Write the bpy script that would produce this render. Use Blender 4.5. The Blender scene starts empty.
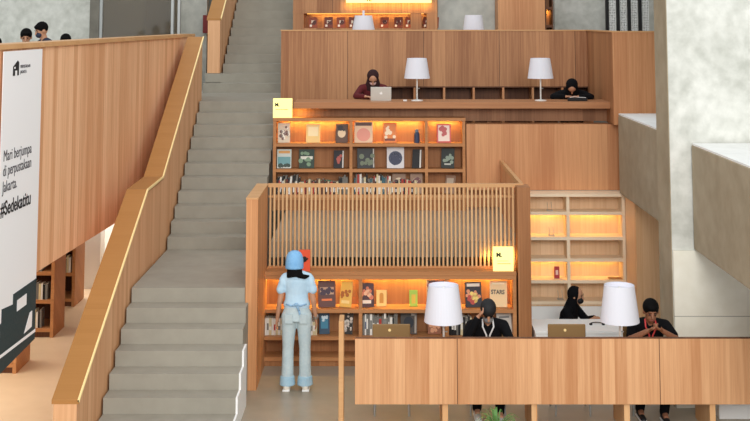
import bpy, bmesh, math, random
from mathutils import Vector, Matrix
random.seed(7)
C = bpy.context.scene.collection
F, EYE, VX, VY, K = 1215.0, 4.35, 380.0, 20.0, 0.10
# ---------------------------------------------------------------- planning helpers
def Z(py, D):
    h = (py-VY)*D/(F+K*(py-VY)); return EYE-h
def X(px, py, D):
    h = (py-VY)*D/(F+K*(py-VY)); return (px-VX)*(D-h*K)/F
def lin(c):
    return tuple(((v/255)/12.92 if v/255 <= .04045 else ((v/255+.055)/1.055)**2.4) for v in c)
# ---------------------------------------------------------------- materials
MATS = {}
def mat(name, rgb, rough=.6, metal=0, emit=0, spec=.4):
    if name in MATS: return MATS[name]
    m = bpy.data.materials.new(name); m.use_nodes = True
    b = m.node_tree.nodes['Principled BSDF']
    b.inputs['Base Color'].default_value = (*lin(rgb), 1)
    b.inputs['Roughness'].default_value = rough
    b.inputs['Metallic'].default_value = metal
    b.inputs['Specular IOR Level'].default_value = spec
    if emit:
        b.inputs['Emission Color'].default_value = (*lin(rgb), 1)
        b.inputs['Emission Strength'].default_value = emit
    # faint procedural mottling
    nt = m.node_tree; N = nt.nodes
    tc = N.new('ShaderNodeTexCoord'); no = N.new('ShaderNodeTexNoise'); no.inputs['Scale'].default_value = 30
    mp = N.new('ShaderNodeMapRange'); mp.inputs['To Min'].default_value = max(0, rough-.08); mp.inputs['To Max'].default_value = min(1, rough+.08)
    nt.links.new(tc.outputs['Object'], no.inputs['Vector']); nt.links.new(no.outputs['Fac'], mp.inputs['Value'])
    nt.links.new(mp.outputs['Result'], b.inputs['Roughness'])
    MATS[name] = m; return m
def wood(name, a, b_, plank=.13, horizontal=False, rough=.5, seam=0, contrast=1.0):
    m = bpy.data.materials.new(name); m.use_nodes = True
    nt = m.node_tree; N = nt.nodes; L = nt.links; bs = N['Principled BSDF']
    tc = N.new('ShaderNodeTexCoord'); sp = N.new('ShaderNodeSeparateXYZ'); L.new(tc.outputs['Object'], sp.inputs[0])
    def M(op, x, y=None):
        n = N.new('ShaderNodeMath'); n.operation = op
        for i, v in enumerate((x, y)):
            if v is None: continue
            if isinstance(v, (int, float)): n.inputs[i].default_value = v
            else: L.new(v, n.inputs[i])
        return n.outputs[0]
    if horizontal:
        u = M('ADD', sp.outputs[2], M('MULTIPLY', sp.outputs[1], 1.0)); v = sp.outputs[0]
    else:
        u = M('ADD', sp.outputs[0], M('MULTIPLY', sp.outputs[1], 1.03)); v = sp.outputs[2]
    pl = M('FLOOR', M('DIVIDE', u, plank))
    wn = N.new('ShaderNodeTexWhiteNoise'); wn.noise_dimensions = '1D'; L.new(pl, wn.inputs['W'])
    cb = N.new('ShaderNodeCombineXYZ'); L.new(M('MULTIPLY', u, 30), cb.inputs[0]); L.new(M('MULTIPLY', v, .7), cb.inputs[1]); L.new(M('MULTIPLY', wn.outputs['Value'], 40), cb.inputs[2])
    no = N.new('ShaderNodeTexNoise'); no.inputs['Scale'].default_value = 1.0; no.inputs['Detail'].default_value = 5; no.inputs['Roughness'].default_value = .65
    L.new(cb.outputs[0], no.inputs['Vector'])
    cb2 = N.new('ShaderNodeCombineXYZ'); L.new(M('MULTIPLY', u, 130), cb2.inputs[0]); L.new(M('MULTIPLY', v, 2.5), cb2.inputs[1])
    n2 = N.new('ShaderNodeTexNoise'); n2.inputs['Scale'].default_value = 1.0; L.new(cb2.outputs[0], n2.inputs['Vector'])
    f = M('ADD', M('ADD', M('MULTIPLY', M('SUBTRACT', no.outputs['Fac'], .5), 2.0*contrast), M('MULTIPLY', M('SUBTRACT', wn.outputs['Value'], .5), .8*contrast)), M('MULTIPLY', M('SUBTRACT', n2.outputs['Fac'], .5), .7*contrast))
    f = M('ADD', f, .5)
    cr = N.new('ShaderNodeMix'); cr.data_type = 'RGBA'; L.new(f, cr.inputs['Factor'])
    cr.inputs['A'].default_value = (*lin(a), 1); cr.inputs['B'].default_value = (*lin(b_), 1)
    out = cr.outputs['Result']
    if seam:
        fr = M('FRACT', M('DIVIDE', M('ADD', sp.outputs[0], seam[1]), seam[0]))
        d = M('LESS_THAN', fr, .008/seam[0])
        mx = N.new('ShaderNodeMix'); mx.data_type = 'RGBA'; L.new(d, mx.inputs['Factor']); L.new(out, mx.inputs['A'])
        mx.inputs['B'].default_value = (*lin(tuple(int(q*.5) for q in b_)), 1); out = mx.outputs['Result']
    L.new(out, bs.inputs['Base Color']); bs.inputs['Roughness'].default_value = rough; bs.inputs['Specular IOR Level'].default_value = .25
    MATS[name] = m; return m
def concrete(name, a, b_, scale=1.2, rough=.8, joints=None, spec=.2, coarse=.5):
    m = bpy.data.materials.new(name); m.use_nodes = True
    nt = m.node_tree; N = nt.nodes; L = nt.links; bs = N['Principled BSDF']
    tc = N.new('ShaderNodeTexCoord')
    n1 = N.new('ShaderNodeTexNoise'); n1.inputs['Scale'].default_value = scale; n1.inputs['Detail'].default_value = 8; n1.inputs['Roughness'].default_value = .6; n1.inputs['Distortion'].default_value = .6
    n2 = N.new('ShaderNodeTexNoise'); n2.inputs['Scale'].default_value = scale*5; n2.inputs['Detail'].default_value = 6
    L.new(tc.outputs['Object'], n1.inputs['Vector']); L.new(tc.outputs['Object'], n2.inputs['Vector'])
    mx = N.new('ShaderNodeMath'); mx.operation = 'MULTIPLY_ADD'; L.new(n2.outputs['Fac'], mx.inputs[0]); mx.inputs[1].default_value = .4; 
    m2 = N.new('ShaderNodeMath'); m2.operation = 'MULTIPLY'; L.new(n1.outputs['Fac'], m2.inputs[0]); m2.inputs[1].default_value = .6; L.new(m2.outputs[0], mx.inputs[2])
    mr = N.new('ShaderNodeMapRange'); mr.inputs['From Min'].default_value = .5-coarse*.35; mr.inputs['From Max'].default_value = .5+coarse*.35; L.new(mx.outputs[0], mr.inputs['Value'])
    cr = N.new('ShaderNodeMix'); cr.data_type = 'RGBA'; L.new(mr.outputs['Result'], cr.inputs['Factor'])
    cr.inputs['A'].default_value = (*lin(a), 1); cr.inputs['B'].default_value = (*lin(b_), 1)
    out = cr.outputs['Result']
    if joints:
        sp = N.new('ShaderNodeSeparateXYZ'); L.new(tc.outputs['Object'], sp.inputs[0])
        tot = None
        for ax, per, off in joints:
            a1 = N.new('ShaderNodeMath'); a1.operation = 'ADD'; L.new(sp.outputs[ax], a1.inputs[0]); a1.inputs[1].default_value = off
            a2 = N.new('ShaderNodeMath'); a2.operation = 'DIVIDE'; L.new(a1.outputs[0], a2.inputs[0]); a2.inputs[1].default_value = per
            a3 = N.new('ShaderNodeMath'); a3.operation = 'FRACT'; L.new(a2.outputs[0], a3.inputs[0])
            a4 = N.new('ShaderNodeMath'); a4.operation = 'LESS_THAN'; L.new(a3.outputs[0], a4.inputs[0]); a4.inputs[1].default_value = .008/per
            if tot is None: tot = a4.outputs[0]
            else:
                a5 = N.new('ShaderNodeMath'); a5.operation = 'MAXIMUM'; L.new(tot, a5.inputs[0]); L.new(a4.outputs[0], a5.inputs[1]); tot = a5.outputs[0]
        m3 = N.new('ShaderNodeMix'); m3.data_type = 'RGBA'; L.new(tot, m3.inputs['Factor']); L.new(out, m3.inputs['A'])
        m3.inputs['B'].default_value = (*lin(tuple(int(q*.72) for q in a)), 1); out = m3.outputs['Result']
    L.new(out, bs.inputs['Base Color']); bs.inputs['Roughness'].default_value = rough; bs.inputs['Specular IOR Level'].default_value = spec
    MATS[name] = m; return m
W_FRONT = wood('oak_desk', (224,172,126), (190,132,88), seam=(2.13, 1.32), contrast=.85)
W_LEFT = wood('oak_fascia', (242,192,150), (212,154,110), plank=.16, contrast=1.25)
W_RAIL = wood('oak_rail', (226,176,132), (204,146,100), plank=.12)
W_CAP = wood('oak_cap', (182,130,74), (168,116,62), horizontal=True, contrast=.4)
W_CAPL = wood('oak_cap_light', (214,168,120), (196,146,96), horizontal=True, contrast=.5)
W_UP = wood('oak_parapet', (192,140,98), (150,100,66), plank=.22, seam=(1.28, .55))
W_UPL = wood('oak_pale', (214,158,112), (188,128,86), plank=.2)
W_SHELF = wood('oak_shelf', (196,140,92), (168,112,68), horizontal=True, contrast=.6)
W_BACK = wood('oak_shelf_back', (176,122,80), (148,98,60), plank=.2)
W_PALE = wood('oak_bleached', (240,208,172), (222,184,144), plank=.2)
W_PALEH = wood('oak_bleached_board', (252,232,204), (240,214,180), horizontal=True, contrast=.5)
W_SLAT = wood('oak_slat', (222,182,134), (198,152,104), plank=.05)
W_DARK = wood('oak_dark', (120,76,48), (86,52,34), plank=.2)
CON_R = concrete('concrete_pale', (180,181,172), (220,220,213), scale=1.6, coarse=.42)
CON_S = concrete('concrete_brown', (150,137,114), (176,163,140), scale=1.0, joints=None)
CON_L = concrete('concrete_cream', (226,221,204), (240,237,224), scale=1.3, joints=[(2,1.05,.05)])
CON_T = concrete('concrete_white', (232,232,230), (244,244,242), scale=2)
CON_B = concrete('concrete_back', (168,172,166), (206,208,200), scale=1.5)
CON_D = concrete('concrete_dark_grey', (110,106,98), (134,130,120), scale=1.2)  # darker grey concrete for the far wall, one trim and the upper floors
STEP = concrete('stair_stone', (144,139,127), (168,163,150), scale=1.1, coarse=.8)
FLOOR = concrete('polished_floor', (146,136,120), (168,156,138), scale=.8, rough=.35, spec=.5)
FLOORL = concrete('beige_floor', (222,194,160), (234,208,176), scale=.8, rough=.4, spec=.4)
WHITE = mat('white_paint', (240,240,238), .6)
SHADE = mat('lamp_shade_white', (244,244,250), .8)
SHADE = MATS.pop('lamp_shade_white') and mat('lamp_shade_white', (222,222,230), .8)
POLE = mat('lamp_pole_white', (236,236,232), .4)
BLACK = mat('black', (22,22,24), .7)
BLACKF = mat('black_fabric', (15,15,18), .95, spec=.15)
GAP = mat('dark_recess', (50,34,26), .9)
METAL = mat('brushed_metal', (176,178,176), .35, .8)
SILVER = mat('silver_lid', (206,204,196), .35, .3)
SKIN = mat('skin', (190,140,110), .6)
SKIN2 = mat('skin_brown', (150,102,76), .6)
HAIR = mat('hair_black', (8,7,7), .8, spec=.12)
GLOW = mat('sign_glow', (250,238,150), .5, 0, .75)
GLOW2 = mat('sign_glow_top', (255,240,150), .5, 0, 1.1)
LED = mat('led_strip', (255,190,90), .5, 0, 2.0)
GOLD = mat('brass_inlay', (255,226,160), .35, 0)
# ---------------------------------------------------------------- mesh helpers
def box(bm, x0, x1, y0, y1, z0, z1):
    if x0 > x1: x0, x1 = x1, x0
    if y0 > y1: y0, y1 = y1, y0
    if z0 > z1: z0, z1 = z1, z0
    v = [bm.verts.new(p) for p in ((x0,y0,z0),(x1,y0,z0),(x1,y1,z0),(x0,y1,z0),(x0,y0,z1),(x1,y0,z1),(x1,y1,z1),(x0,y1,z1))]
    for f in ((0,3,2,1),(4,5,6,7),(0,1,5,4),(1,2,6,5),(2,3,7,6),(3,0,4,7)): bm.faces.new([v[i] for i in f])
def bx(*a):
    bm = bmesh.new(); box(bm, *a); return bm
def prism(bm, pts, ext):
    """closed polygon of 3-D points extruded by vector ext"""
    a = [bm.verts.new(p) for p in pts]; b = [bm.verts.new(Vector(p)+Vector(ext)) for p in pts]
    bm.faces.new(a); bm.faces.new(b[::-1]); n = len(a)
    for i in range(n): bm.faces.new([a[i], b[i], b[(i+1) % n], a[(i+1) % n]][::-1])
def tube(bm, p0, p1, r0, r1=None, n=12, caps=True):
    r1 = r0 if r1 is None else r1
    p0, p1 = Vector(p0), Vector(p1); d = (p1-p0).normalized()
    s = d.orthogonal().normalized(); t = d.cross(s)
    A = []; B = []
    for i in range(n):
        a = 2*math.pi*i/n; o = s*math.cos(a)+t*math.sin(a)
        A.append(bm.verts.new(p0+o*r0)); B.append(bm.verts.new(p1+o*r1))
    for i in range(n): bm.faces.new([A[i], A[(i+1) % n], B[(i+1) % n], B[i]])
    if caps: bm.faces.new(A[::-1]); bm.faces.new(B)
def ball(bm, c, r, M=None, seg=16, ring=10):
    if isinstance(r, (int, float)): r = (r, r, r)
    mtx = Matrix.Translation(c) @ (M.to_4x4() if M else Matrix()) @ Matrix.Diagonal((*r, 1))
    bmesh.ops.create_uvsphere(bm, u_segments=seg, v_segments=ring, radius=1, matrix=mtx)
def slab(bm, p0, p1, side, w0, d0, w1, d1, n=16):
    """elliptical tapered section from p0 to p1; w along side, d across"""
    p0, p1 = Vector(p0), Vector(p1); ax = (p1-p0).normalized(); s = Vector(side); s = (s-ax*s.dot(ax)).normalized(); t = ax.cross(s)
    A = []; B = []
    for i in range(n):
        a = 2*math.pi*i/n
        A.append(bm.verts.new(p0+s*math.cos(a)*w0+t*math.sin(a)*d0)); B.append(bm.verts.new(p1+s*math.cos(a)*w1+t*math.sin(a)*d1))
    for i in range(n): bm.faces.new([A[i], A[(i+1) % n], B[(i+1) % n], B[i]])
    bm.faces.new(A[::-1]); bm.faces.new(B)
def limb(bm, pts, rad, n=14):
    for i in range(len(pts)-1): tube(bm, pts[i], pts[i+1], rad[i], rad[i+1], n)
    for p, r in zip(pts, rad): ball(bm, p, r*1.0, seg=n, ring=8)
def obj(name, bm, m, parent=None, bevel=0, smooth=False, loc=None):
    bmesh.ops.recalc_face_normals(bm, faces=bm.faces)
    me = bpy.data.meshes.new(name); bm.to_mesh(me); bm.free()
    o = bpy.data.objects.new(name, me); C.objects.link(o); me.materials.append(m)
    if smooth:
        for p in me.polygons: p.use_smooth = True
    if bevel:
        b = o.modifiers.new('bevel', 'BEVEL'); b.width = bevel; b.segments = 2; b.limit_method = 'ANGLE'
    if parent: o.parent = parent
    if loc: o.location = loc
    return o
def remeshed(name, bm, m, parent, voxel=.009, it=4):
    o = obj(name, bm, m, parent)
    r = o.modifiers.new('remesh', 'REMESH'); r.mode = 'VOXEL'; r.voxel_size = voxel; r.use_smooth_shade = True
    s = o.modifiers.new('smooth', 'SMOOTH'); s.factor = .5; s.iterations = it
    return o
def tag(o, label, cat, group=None):
    o['label'] = label; o['category'] = cat
    if group: o['group'] = group
    return o
def thing(name, label, cat, loc=(0,0,0), rz=0, group=None):
    o = bpy.data.objects.new(name, None); C.objects.link(o); o.empty_display_size = .1
    o.location = loc; o.rotation_euler = (0, 0, rz); return tag(o, label, cat, group)
def struct(name, bm, m, **k):
    o = obj(name, bm, m, **k); o['kind'] = 'structure'; return o
def copy_tree(o, parent=None):
    c = o.copy(); C.objects.link(c)
    if parent: c.parent = parent
    for ch in list(o.children):
        copy_tree(ch, c)
    return c
def dup(o, loc, rz, label, group=None, sc=None):
    c = copy_tree(o); c.location = loc; c.rotation_euler = (0, 0, rz); c['label'] = label
    if group: c['group'] = group
    if sc: c.scale = (sc, sc, sc)
    return c
_dg = None
def text(name, s, size, m, parent, loc, rot, sx=1.0, bold=0, depth=.001, align='LEFT'):
    cu = bpy.data.curves.new(name, 'FONT'); cu.body = s; cu.size = size; cu.extrude = depth; cu.align_x = align; cu.offset = bold
    t = bpy.data.objects.new(name, cu); C.objects.link(t)
    bpy.context.view_layer.update()
    me = bpy.data.meshes.new_from_object(t.evaluated_get(bpy.context.evaluated_depsgraph_get()))
    bpy.data.objects.remove(t); me.materials.clear(); me.materials.append(m)
    o = bpy.data.objects.new(name, me); C.objects.link(o); o.parent = parent; o.location = loc; o.rotation_euler = rot; o.scale = (sx, 1, 1)
    return o
def area(name, loc, target, sx, sy, power, col, parent=None):
    l = bpy.data.lights.new(name, 'AREA'); l.shape = 'RECTANGLE'; l.size = sx; l.size_y = sy; l.energy = power; l.color = col
    o = bpy.data.objects.new(name, l); C.objects.link(o); o.location = loc
    d = Vector(target)-Vector(loc); o.rotation_euler = d.to_track_quat('-Z', 'Y').to_euler()
    if parent:
        o.parent = parent; bpy.context.view_layer.update(); o.matrix_parent_inverse = parent.matrix_world.inverted()
    return o

# ================================================================ SETTING
FX = lambda D: -(4.33-.05*D)            # plan line of the left fascia
bm = bmesh.new(); box(bm, -3.235, 3.6, 7, 16.3, -.2, 0); box(bm, -3.235, 1.88, 16.3, 19, -.2, 0)
bm.free(); bm = bmesh.new()
box(bm, -3.24, 6.5, 8, 14.9, -.2, 0); box(bm, -3.24, 1.88, 14.9, 30, -.2, 0)
struct('floor', bm, FLOOR)
struct('floor_left', bx(-12, -3.24, 8, 30, -.2, 0), FLOORL)
struct('floor_pit', bx(1.88, 6.5, 14.9, 19.2, -.72, -.52), FLOOR)
# left mezzanine slab, floor, fascia wall
zt, zb = EYE-.25, EYE-2.68
bm = bmesh.new()
prism(bm, [(FX(9),9,zb),(FX(21.3),21.3,zb),(FX(21.3)-.16,21.3,zb),(FX(9)-.16,9,zb)], (0,0,zt-.04-zb))
struct('wall_left_balcony', bm, W_LEFT)
bm = bmesh.new()
prism(bm, [(FX(9)+.03,9,zt-.04),(FX(21.3)+.03,21.3,zt-.04),(FX(21.3)-.26,21.3,zt-.04),(FX(9)-.26,9,zt-.04)], (0,0,.05))
struct('trim_1', bm, W_CAPL)
bm = bmesh.new()
prism(bm, [(FX(9)-.165,9,zb),(FX(24)-.165,24,zb),(-12,24,zb),(-12,9,zb)], (0,0,1.30))
struct('floor_mezzanine', bm, CON_B)
struct('wall_left_side', bx(-12.2, -12, 8, 30, 0, 8), CON_B)
struct('wall_back_lower', bx(-12, -3.3, 22.0, 22.2, 0, zb), CON_T)
# light pier under the mezzanine and its dark sliding edge
struct('wall_left_pier', bx(X(84,265,20.2), X(100,265,20.2), 20.2, 20.5, 0, zb), WHITE)
# back walls
bk = 24.1
struct('wall_back_left', bx(-12, X(91,15,bk), bk, bk+.3, 1.6, 8), CON_R)
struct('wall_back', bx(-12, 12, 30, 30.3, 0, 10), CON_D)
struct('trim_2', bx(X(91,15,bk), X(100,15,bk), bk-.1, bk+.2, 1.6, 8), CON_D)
o = struct('window_1', bx(X(100,15,bk), X(103,15,bk), bk-.06, bk+.06, 1.6, 8), METAL)
bm = bmesh.new(); box(bm, X(171.5,15,bk), X(174,15,bk), bk-.06, bk+.06, 1.6, 8); box(bm, X(178,15,bk), X(180.5,15,bk), bk-.06, bk+.06, 1.6, 8)
obj('window_frame', bm, METAL, o)
g = mat('glass_pane', (196,186,168), .04, 0, 0, .8); g.node_tree.nodes['Principled BSDF'].inputs['Transmission Weight'].default_value = .9
obj('pane', bx(X(103,15,bk), X(171.5,15,bk), bk-.01, bk+.01, 1.6, 8), g, o)
struct('wall_behind_window', bx(X(98,15,25.6), X(180,15,25.6), 25.6, 25.8, 1.6, 8), mat('dim_grey', (168,160,146), .8))
obj('dark_panel', bx(X(147,15,25.6), X(172,15,25.6), 25.5, 25.58, 1.6, 8), mat('dim_brown', (130,118,104), .5), bpy.data.objects['wall_behind_window'])
struct('wall_stair_left', bx(X(180,15,24.6), X(207,15,24.6), 24.6, 24.8, 1.6, 8), CON_B)
# right hand concrete
struct('wall_right', bx(3.34, 7.5, 14.15, 14.77, 0, 9), CON_R)
r_ = struct('wall_right_lower', bx(3.345, 7.4, 14.12, 14.148, 0, EYE-2.62), CON_L)
bl = thing('concrete_ledge', 'brown-grey concrete ledge nearest the camera at the right edge, with a white top', 'ledge', (3.58, 9.005, EYE-2.6))
obj('ledge_body', bx(0, 3.4, 0, 5.11, 0, 1.17), CON_S, bl, bevel=.01); obj('ledge_top', bx(0.01, 3.4, 0, 5.11, 1.17, 1.19), CON_T, bl)
bl = thing('concrete_ledge', 'shorter concrete ledge behind the tall column, right of the wooden parapet', 'ledge', (3.56, 14.775, EYE-2.56))
obj('ledge_body', bx(0, 3.4, 0, 3.535, 0, 1.15), CON_S, bl, bevel=.01); obj('ledge_top', bx(0.01, 3.4, 0, 3.535, 1.15, 1.17), CON_T, bl)
struct('wall_right_end', bx(3.33, 3.339, 14.15, 14.77, 0, 9), CON_S)  # thin brown facing, puts the shade of the column's left side into colour
struct('wall_right_base', bx(3.72, 7, 13.75, 14.11, 0, .5), WHITE)
struct('wall_far_right', bx(7.5, 7.7, 8, 30, -.5, 9), CON_R)
# pale wooden pier right of the bleached bookcase
struct('wall_pier', bx(3.63, 6.5, 17.55, 18.9, -.5, EYE-2.57), wood('oak_pier', (250,206,160), (232,180,130), plank=.2))
# decks
Zt = EYE-2.86
struct('floor_terrace', bx(-1.42, 1.86, 16.06, 18.95, Zt-.2, Zt), FLOOR)
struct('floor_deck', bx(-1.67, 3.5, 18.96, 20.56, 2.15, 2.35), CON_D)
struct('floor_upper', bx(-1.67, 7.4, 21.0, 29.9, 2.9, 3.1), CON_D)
struct('wall_middle', bx(1.31, 6.4, 18.6, 18.9, EYE-2.555, EYE-1.575), W_UPL)
struct('wall_middle_recess', bx(-1.55, 3.5, 18.905, 18.95, EYE-1.55, EYE-1.36), wood('oak_recess', (156,112,80), (126,86,58), plank=.2))
struct('wall_middle_lower', bx(1.31, 1.92, 18.96, 19.1, -.1, 2.14), W_UPL)
struct('wall_terrace_end', bx(1.755, 1.92, 15.75, 16.06, 0, Z(185,15.75)-.02), W_BACK)
# ---------------------------------------------------------------- upper parapet
T = thing('wooden_parapet', 'long brown wooden parapet behind the upper desk, turning forward at its right end', 'parapet', (0, 20.56, 2.35))
ztp = EYE-.185-2.35
bm = bmesh.new()
zc = Z(86,20.56)-2.35; x0c = X(385,90,20.56); x1c = X(592,90,20.56)
box(bm, -1.67, x0c, 0, .1, 0, ztp); box(bm, x0c, 3.5, 0, .1, zc, ztp); box(bm, x1c, 3.5, 0, .1, 0, zc)
obj('back_panel', bm, W_UP, T)
bm = bmesh.new(); box(bm, 3.5, 3.6, -2.2, .1, .44, ztp)
obj('side_panel', bm, W_UP, T)
obj('front_panel', bx(3.5, 4.6, -2.25, -2.2, .44, ztp), W_UPL, T)
bm = bmesh.new(); box(bm, -1.68, 3.48, -.01, .13, ztp, ztp+.02); box(bm, 3.48, 3.62, -2.26, .13, ztp, ztp+.02); box(bm, 3.62, 4.6, -2.26, -2.12, ztp, ztp+.02)
obj('cap_rail', bm, W_CAPL, T)
bm = bmesh.new()
n = 7
for i in range(n+1):
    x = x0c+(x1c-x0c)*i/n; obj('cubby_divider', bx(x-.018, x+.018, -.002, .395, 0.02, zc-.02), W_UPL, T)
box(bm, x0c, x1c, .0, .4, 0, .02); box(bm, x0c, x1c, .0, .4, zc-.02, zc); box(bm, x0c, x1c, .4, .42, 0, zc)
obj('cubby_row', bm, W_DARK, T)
# ---------------------------------------------------------------- staircase
def stair(n):
    if n <= 7: return 12.805+.283*n
    if n <= 18: return 17.2+.283*(n-8)
    return 22.4+.283*(n-19)
T = thing('staircase', 'wide grey stone staircase climbing between the wooden handrails and the bookcases', 'stairs', (-2.3, 13.1, 0))
for n in range(1, 32):
    d0, d1 = stair(n), stair(n+1) if n < 31 else 30
    xr = -1.54 if n <= 4 else -1.565 if n <= 6 else -1.607 if n <= 8 else -1.68
    bm = bmesh.new()
    if n == 18: box(bm, -3.25+2.3, -2.956+2.3, 20.45-13.1, d1-13.1-.001, 0, .168*n)
    if n == 20: box(bm, -3.25+2.3, -2.956+2.3, d0-13.1, 30-13.1-.001, 3.2, .168*n)
    if n == 19: box(bm, -3.25+2.3, -2.956+2.3, d0-13.1, 30-13.1-.001, 0, .168*n)
    box(bm, -2.955+2.3, xr+2.3, d0-13.1, d1-13.1-.001, 0, .168*n)
    obj('step', bm, STEP, T)
prof = [(-1.54+2.3, stair(1)-13.1, 0)]
for n in range(1, 8):
    prof += [(-1.54+2.3, stair(n)-13.1-.004, .168*n+.004), (-1.54+2.3, stair(n+1)-13.1-.004 if n < 7 else 3.3, .168*n+.004)]
prof += [(-1.54+2.3, 3.3, 0)]
# keep only in front of the wooden wing wall
pr = [p for p in prof if p[1] <= 1.1]; pr += [(-1.54+2.3, 1.12, pr[-1][2]), (-1.54+2.3, 1.12, 0)]
bm = bmesh.new(); prism(bm, pr, (.022, 0, 0)); obj('stringer', bm, WHITE, T)
# ---------------------------------------------------------------- handrails
def railing(name, label, pts, xin, w, base):
    """pts = (D, h) along the top"""
    x_in, x_out = xin, xin-w
    D0 = pts[0][0]
    t = thing(name, label, 'handrail', (x_in, D0, 0))
    P = [(0, d-D0, EYE-h) for d, h in pts]
    bm = bmesh.new(); prism(bm, [(-.02, p[1], p[2]-.04) for p in P]+[(-.02, P[-1][1], base[1]), (-.02, P[0][1], base[0])], (-w+.04, 0, 0))
    obj('side_panel', bm, W_RAIL, t)
    bm = bmesh.new(); prism(bm, [(0, p[1], p[2]) for p in P]+[(0, p[1], p[2]-.038) for p in P[::-1]], (-w, 0, 0))
    obj('top_cap', bm, W_CAP, t)
    bm = bmesh.new(); prism(bm, [(.006, p[1], p[2]+.006) for p in P]+[(.006, p[1], p[2]-.02) for p in P[::-1]], (-.02, 0, 0))
    obj('brass_inlay', bm, GOLD, t)
    return t
railing('handrail', 'long wooden stair handrail with golden brown cap, lower flights, bent over the landing', [(12.32,3.72),(15.72,2.15),(16.82,2.13),(20.43,.28)], -2.96, .27, (0,0))
railing('handrail', 'upper stair handrail rising to the top edge beside the topmost steps', [(22.7,-.03),(26.5,-2.02)], -2.965, .27, (3.365,3.365))
# ---------------------------------------------------------------- bookcases
def bookcase(name, label, x0, x1, D0, depth, zs, divs, m=W_SHELF, mb=W_BACK, th=.045, base=0, side_th=.045, back_open=False, group=None, led=()):
    """zs: top heights of boards from floor up, last = top board"""
    t = thing(name, label, 'bookcase', (x0, D0, base), group=group)
    w = x1-x0; H = zs[-1]-base
    obj('side_panel', bx(0, side_th, 0, depth, 0, H-th), m, t); obj('side_panel', bx(w-side_th, w, 0, depth, 0, H-th), m, t)
    for z in zs[:-1]: obj('shelf', bx(side_th, w-side_th, .002, depth-.03, z-th-base, z-base), m, t)
    obj('top_board', bx(-.003, w+.003, -.005, depth, H-th, H), m, t)
    for d in divs: obj('divider', bx(d-x0-side_th*.5, d-x0+side_th*.5, .001, depth-.03, zs[0]-base, H-th), m, t)
    obj('back_panel', bx(side_th, w-side_th, depth-.03, depth-.005, 0, H-th), mb, t)
    if zs[0]-th-base > .03: obj('plinth', bx(side_th, w-side_th, .03, .05, 0, zs[0]-th-base), mb, t)
    edges = [x0+side_th]+list(divs)+[x1-side_th]
    for row, p in led:
        zz = (zs[row+1]) - th - .012
        for a, b in zip(edges[:-1], edges[1:]):
            obj('light_strip', bx(a-x0+.05, b-x0-.05, depth-.075, depth-.055, zz-base, zz+.011-base), LED, t)
            area('warm_strip_light', ((a+b)/2, D0+depth-.09, zz-.006), ((a+b)/2, D0+depth-.055, zz-.3), (b-a)*.86, .02, p*(b-a), (1,.66,.18), t)
    return t
# lower (ground) bookcase
L0, LD = 15.75, .32
lz = [Z(359,L0)+.04, Z(335,L0), Z(308,L0), Z(270.5,L0)]
LX0, LX1 = X(258,310,L0), X(517,310,L0)
LW = 6.5
low = bookcase('bookcase', 'long low wooden bookcase on the ground floor under the slatted screen', LX0+.01, LX1-.005, L0, LD, lz, [X(360.5,310,L0), X(447,310,L0)], led=((2,LW),))
# deep header board
obj('header_board', bx(.045, LX1-LX0-.06, -.01, .02, Z(278,L0), lz[-1]-.046), W_SHELF, low)
# upper bookcase on the terrace
U0 = 18.6
uz = [Zt+.2, Z(194,U0), Z(168.5,U0), Z(143,U0), Z(117.5,U0)]
UX0, UX1 = X(273,150,U0), X(465.5,150,U0)
up = bookcase('bookcase', 'wooden bookcase of displayed books on the terrace, below the upper desk', UX0, UX1, U0, .3, uz, [X(351,150,U0), X(426.5,150,U0)], base=Zt, led=((3,4.0),))
# bleached right bookcase
R0 = 18.25
rz = [Z(305,R0), Z(300,R0)+.0, Z(279,R0), Z(259,R0), Z(236,R0), Z(210,R0), EYE-2.565]
rz = [Z(300,R0), Z(279,R0), Z(257.5,R0), Z(236,R0), Z(211,R0), EYE-2.56]
rb = bookcase('bookcase', 'tall bleached-wood bookcase, nearly empty, right of the slatted screen', 1.93, 3.625, R0, .34, rz, [X(568.5,240,R0)], m=W_PALEH, mb=W_PALE, base=-.52, led=((3,1.3),(1,1.0)))
obj('cabinet_front', bx(.045, 1.65, .0, .02, 0, Z(305,R0)+.52), WHITE, rb)
# left bookcases under the balcony
for k, (d, lab) in enumerate(((15.45, 'bookcase nearest the camera at the lower left, partly behind the banner'), (17.15, 'middle bookcase under the left balcony, right of the banner'), (18.95, 'farthest bookcase under the left balcony, beside the white pier'))):
    xe = -4.5 if d < 18 else -4.66
    b = bookcase('bookcase', 'dark shelved '+lab, -5.9, xe, d, .6, [.12,.5,.88,1.26,1.62], [-5.2], mb=W_DARK, led=())
    b['_d'] = d
# ---------------------------------------------------------------- wing wall and slatted screen
wt = EYE-2.14
bm = bmesh.new(); box(bm, -1.6, -1.46, 14.77, 16.05, 0, wt)
w = struct('wall_wing', bm, wood('oak_wing', (214,156,108), (186,126,80), plank=.08))
obj('wing_cap', bx(-1.605, -1.455, 14.765, 16.05, wt, wt+.02), W_CAPL, w)
S0 = 15.98
T = thing('slatted_screen', 'screen of thin vertical wooden slats above the ground floor bookcase', 'screen', (-1.45, S0, Z(265,S0)))
sh = wt-Z(265,S0); SW = 1.86+1.45
bm = bmesh.new(); nS = 62
for i in range(nS):
    x = .03+(SW-.06)*i/(nS-1); box(bm, x-.0115, x+.0115, 0, .05, 0, sh-.02)
obj('slat_panel', bm, W_SLAT, T)
obj('bottom_beam', bx(0, SW-.12, .0, .07, Z(271.5,S0)-Z(265,S0), 0), W_SHELF, T)
obj('top_rail', bx(0, SW, -.005, .06, sh-.02, sh+.025), W_CAPL, T)
obj('mid_rail', bx(0, SW, .051, .07, sh-.16, sh-.13), W_CAPL, T)
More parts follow.
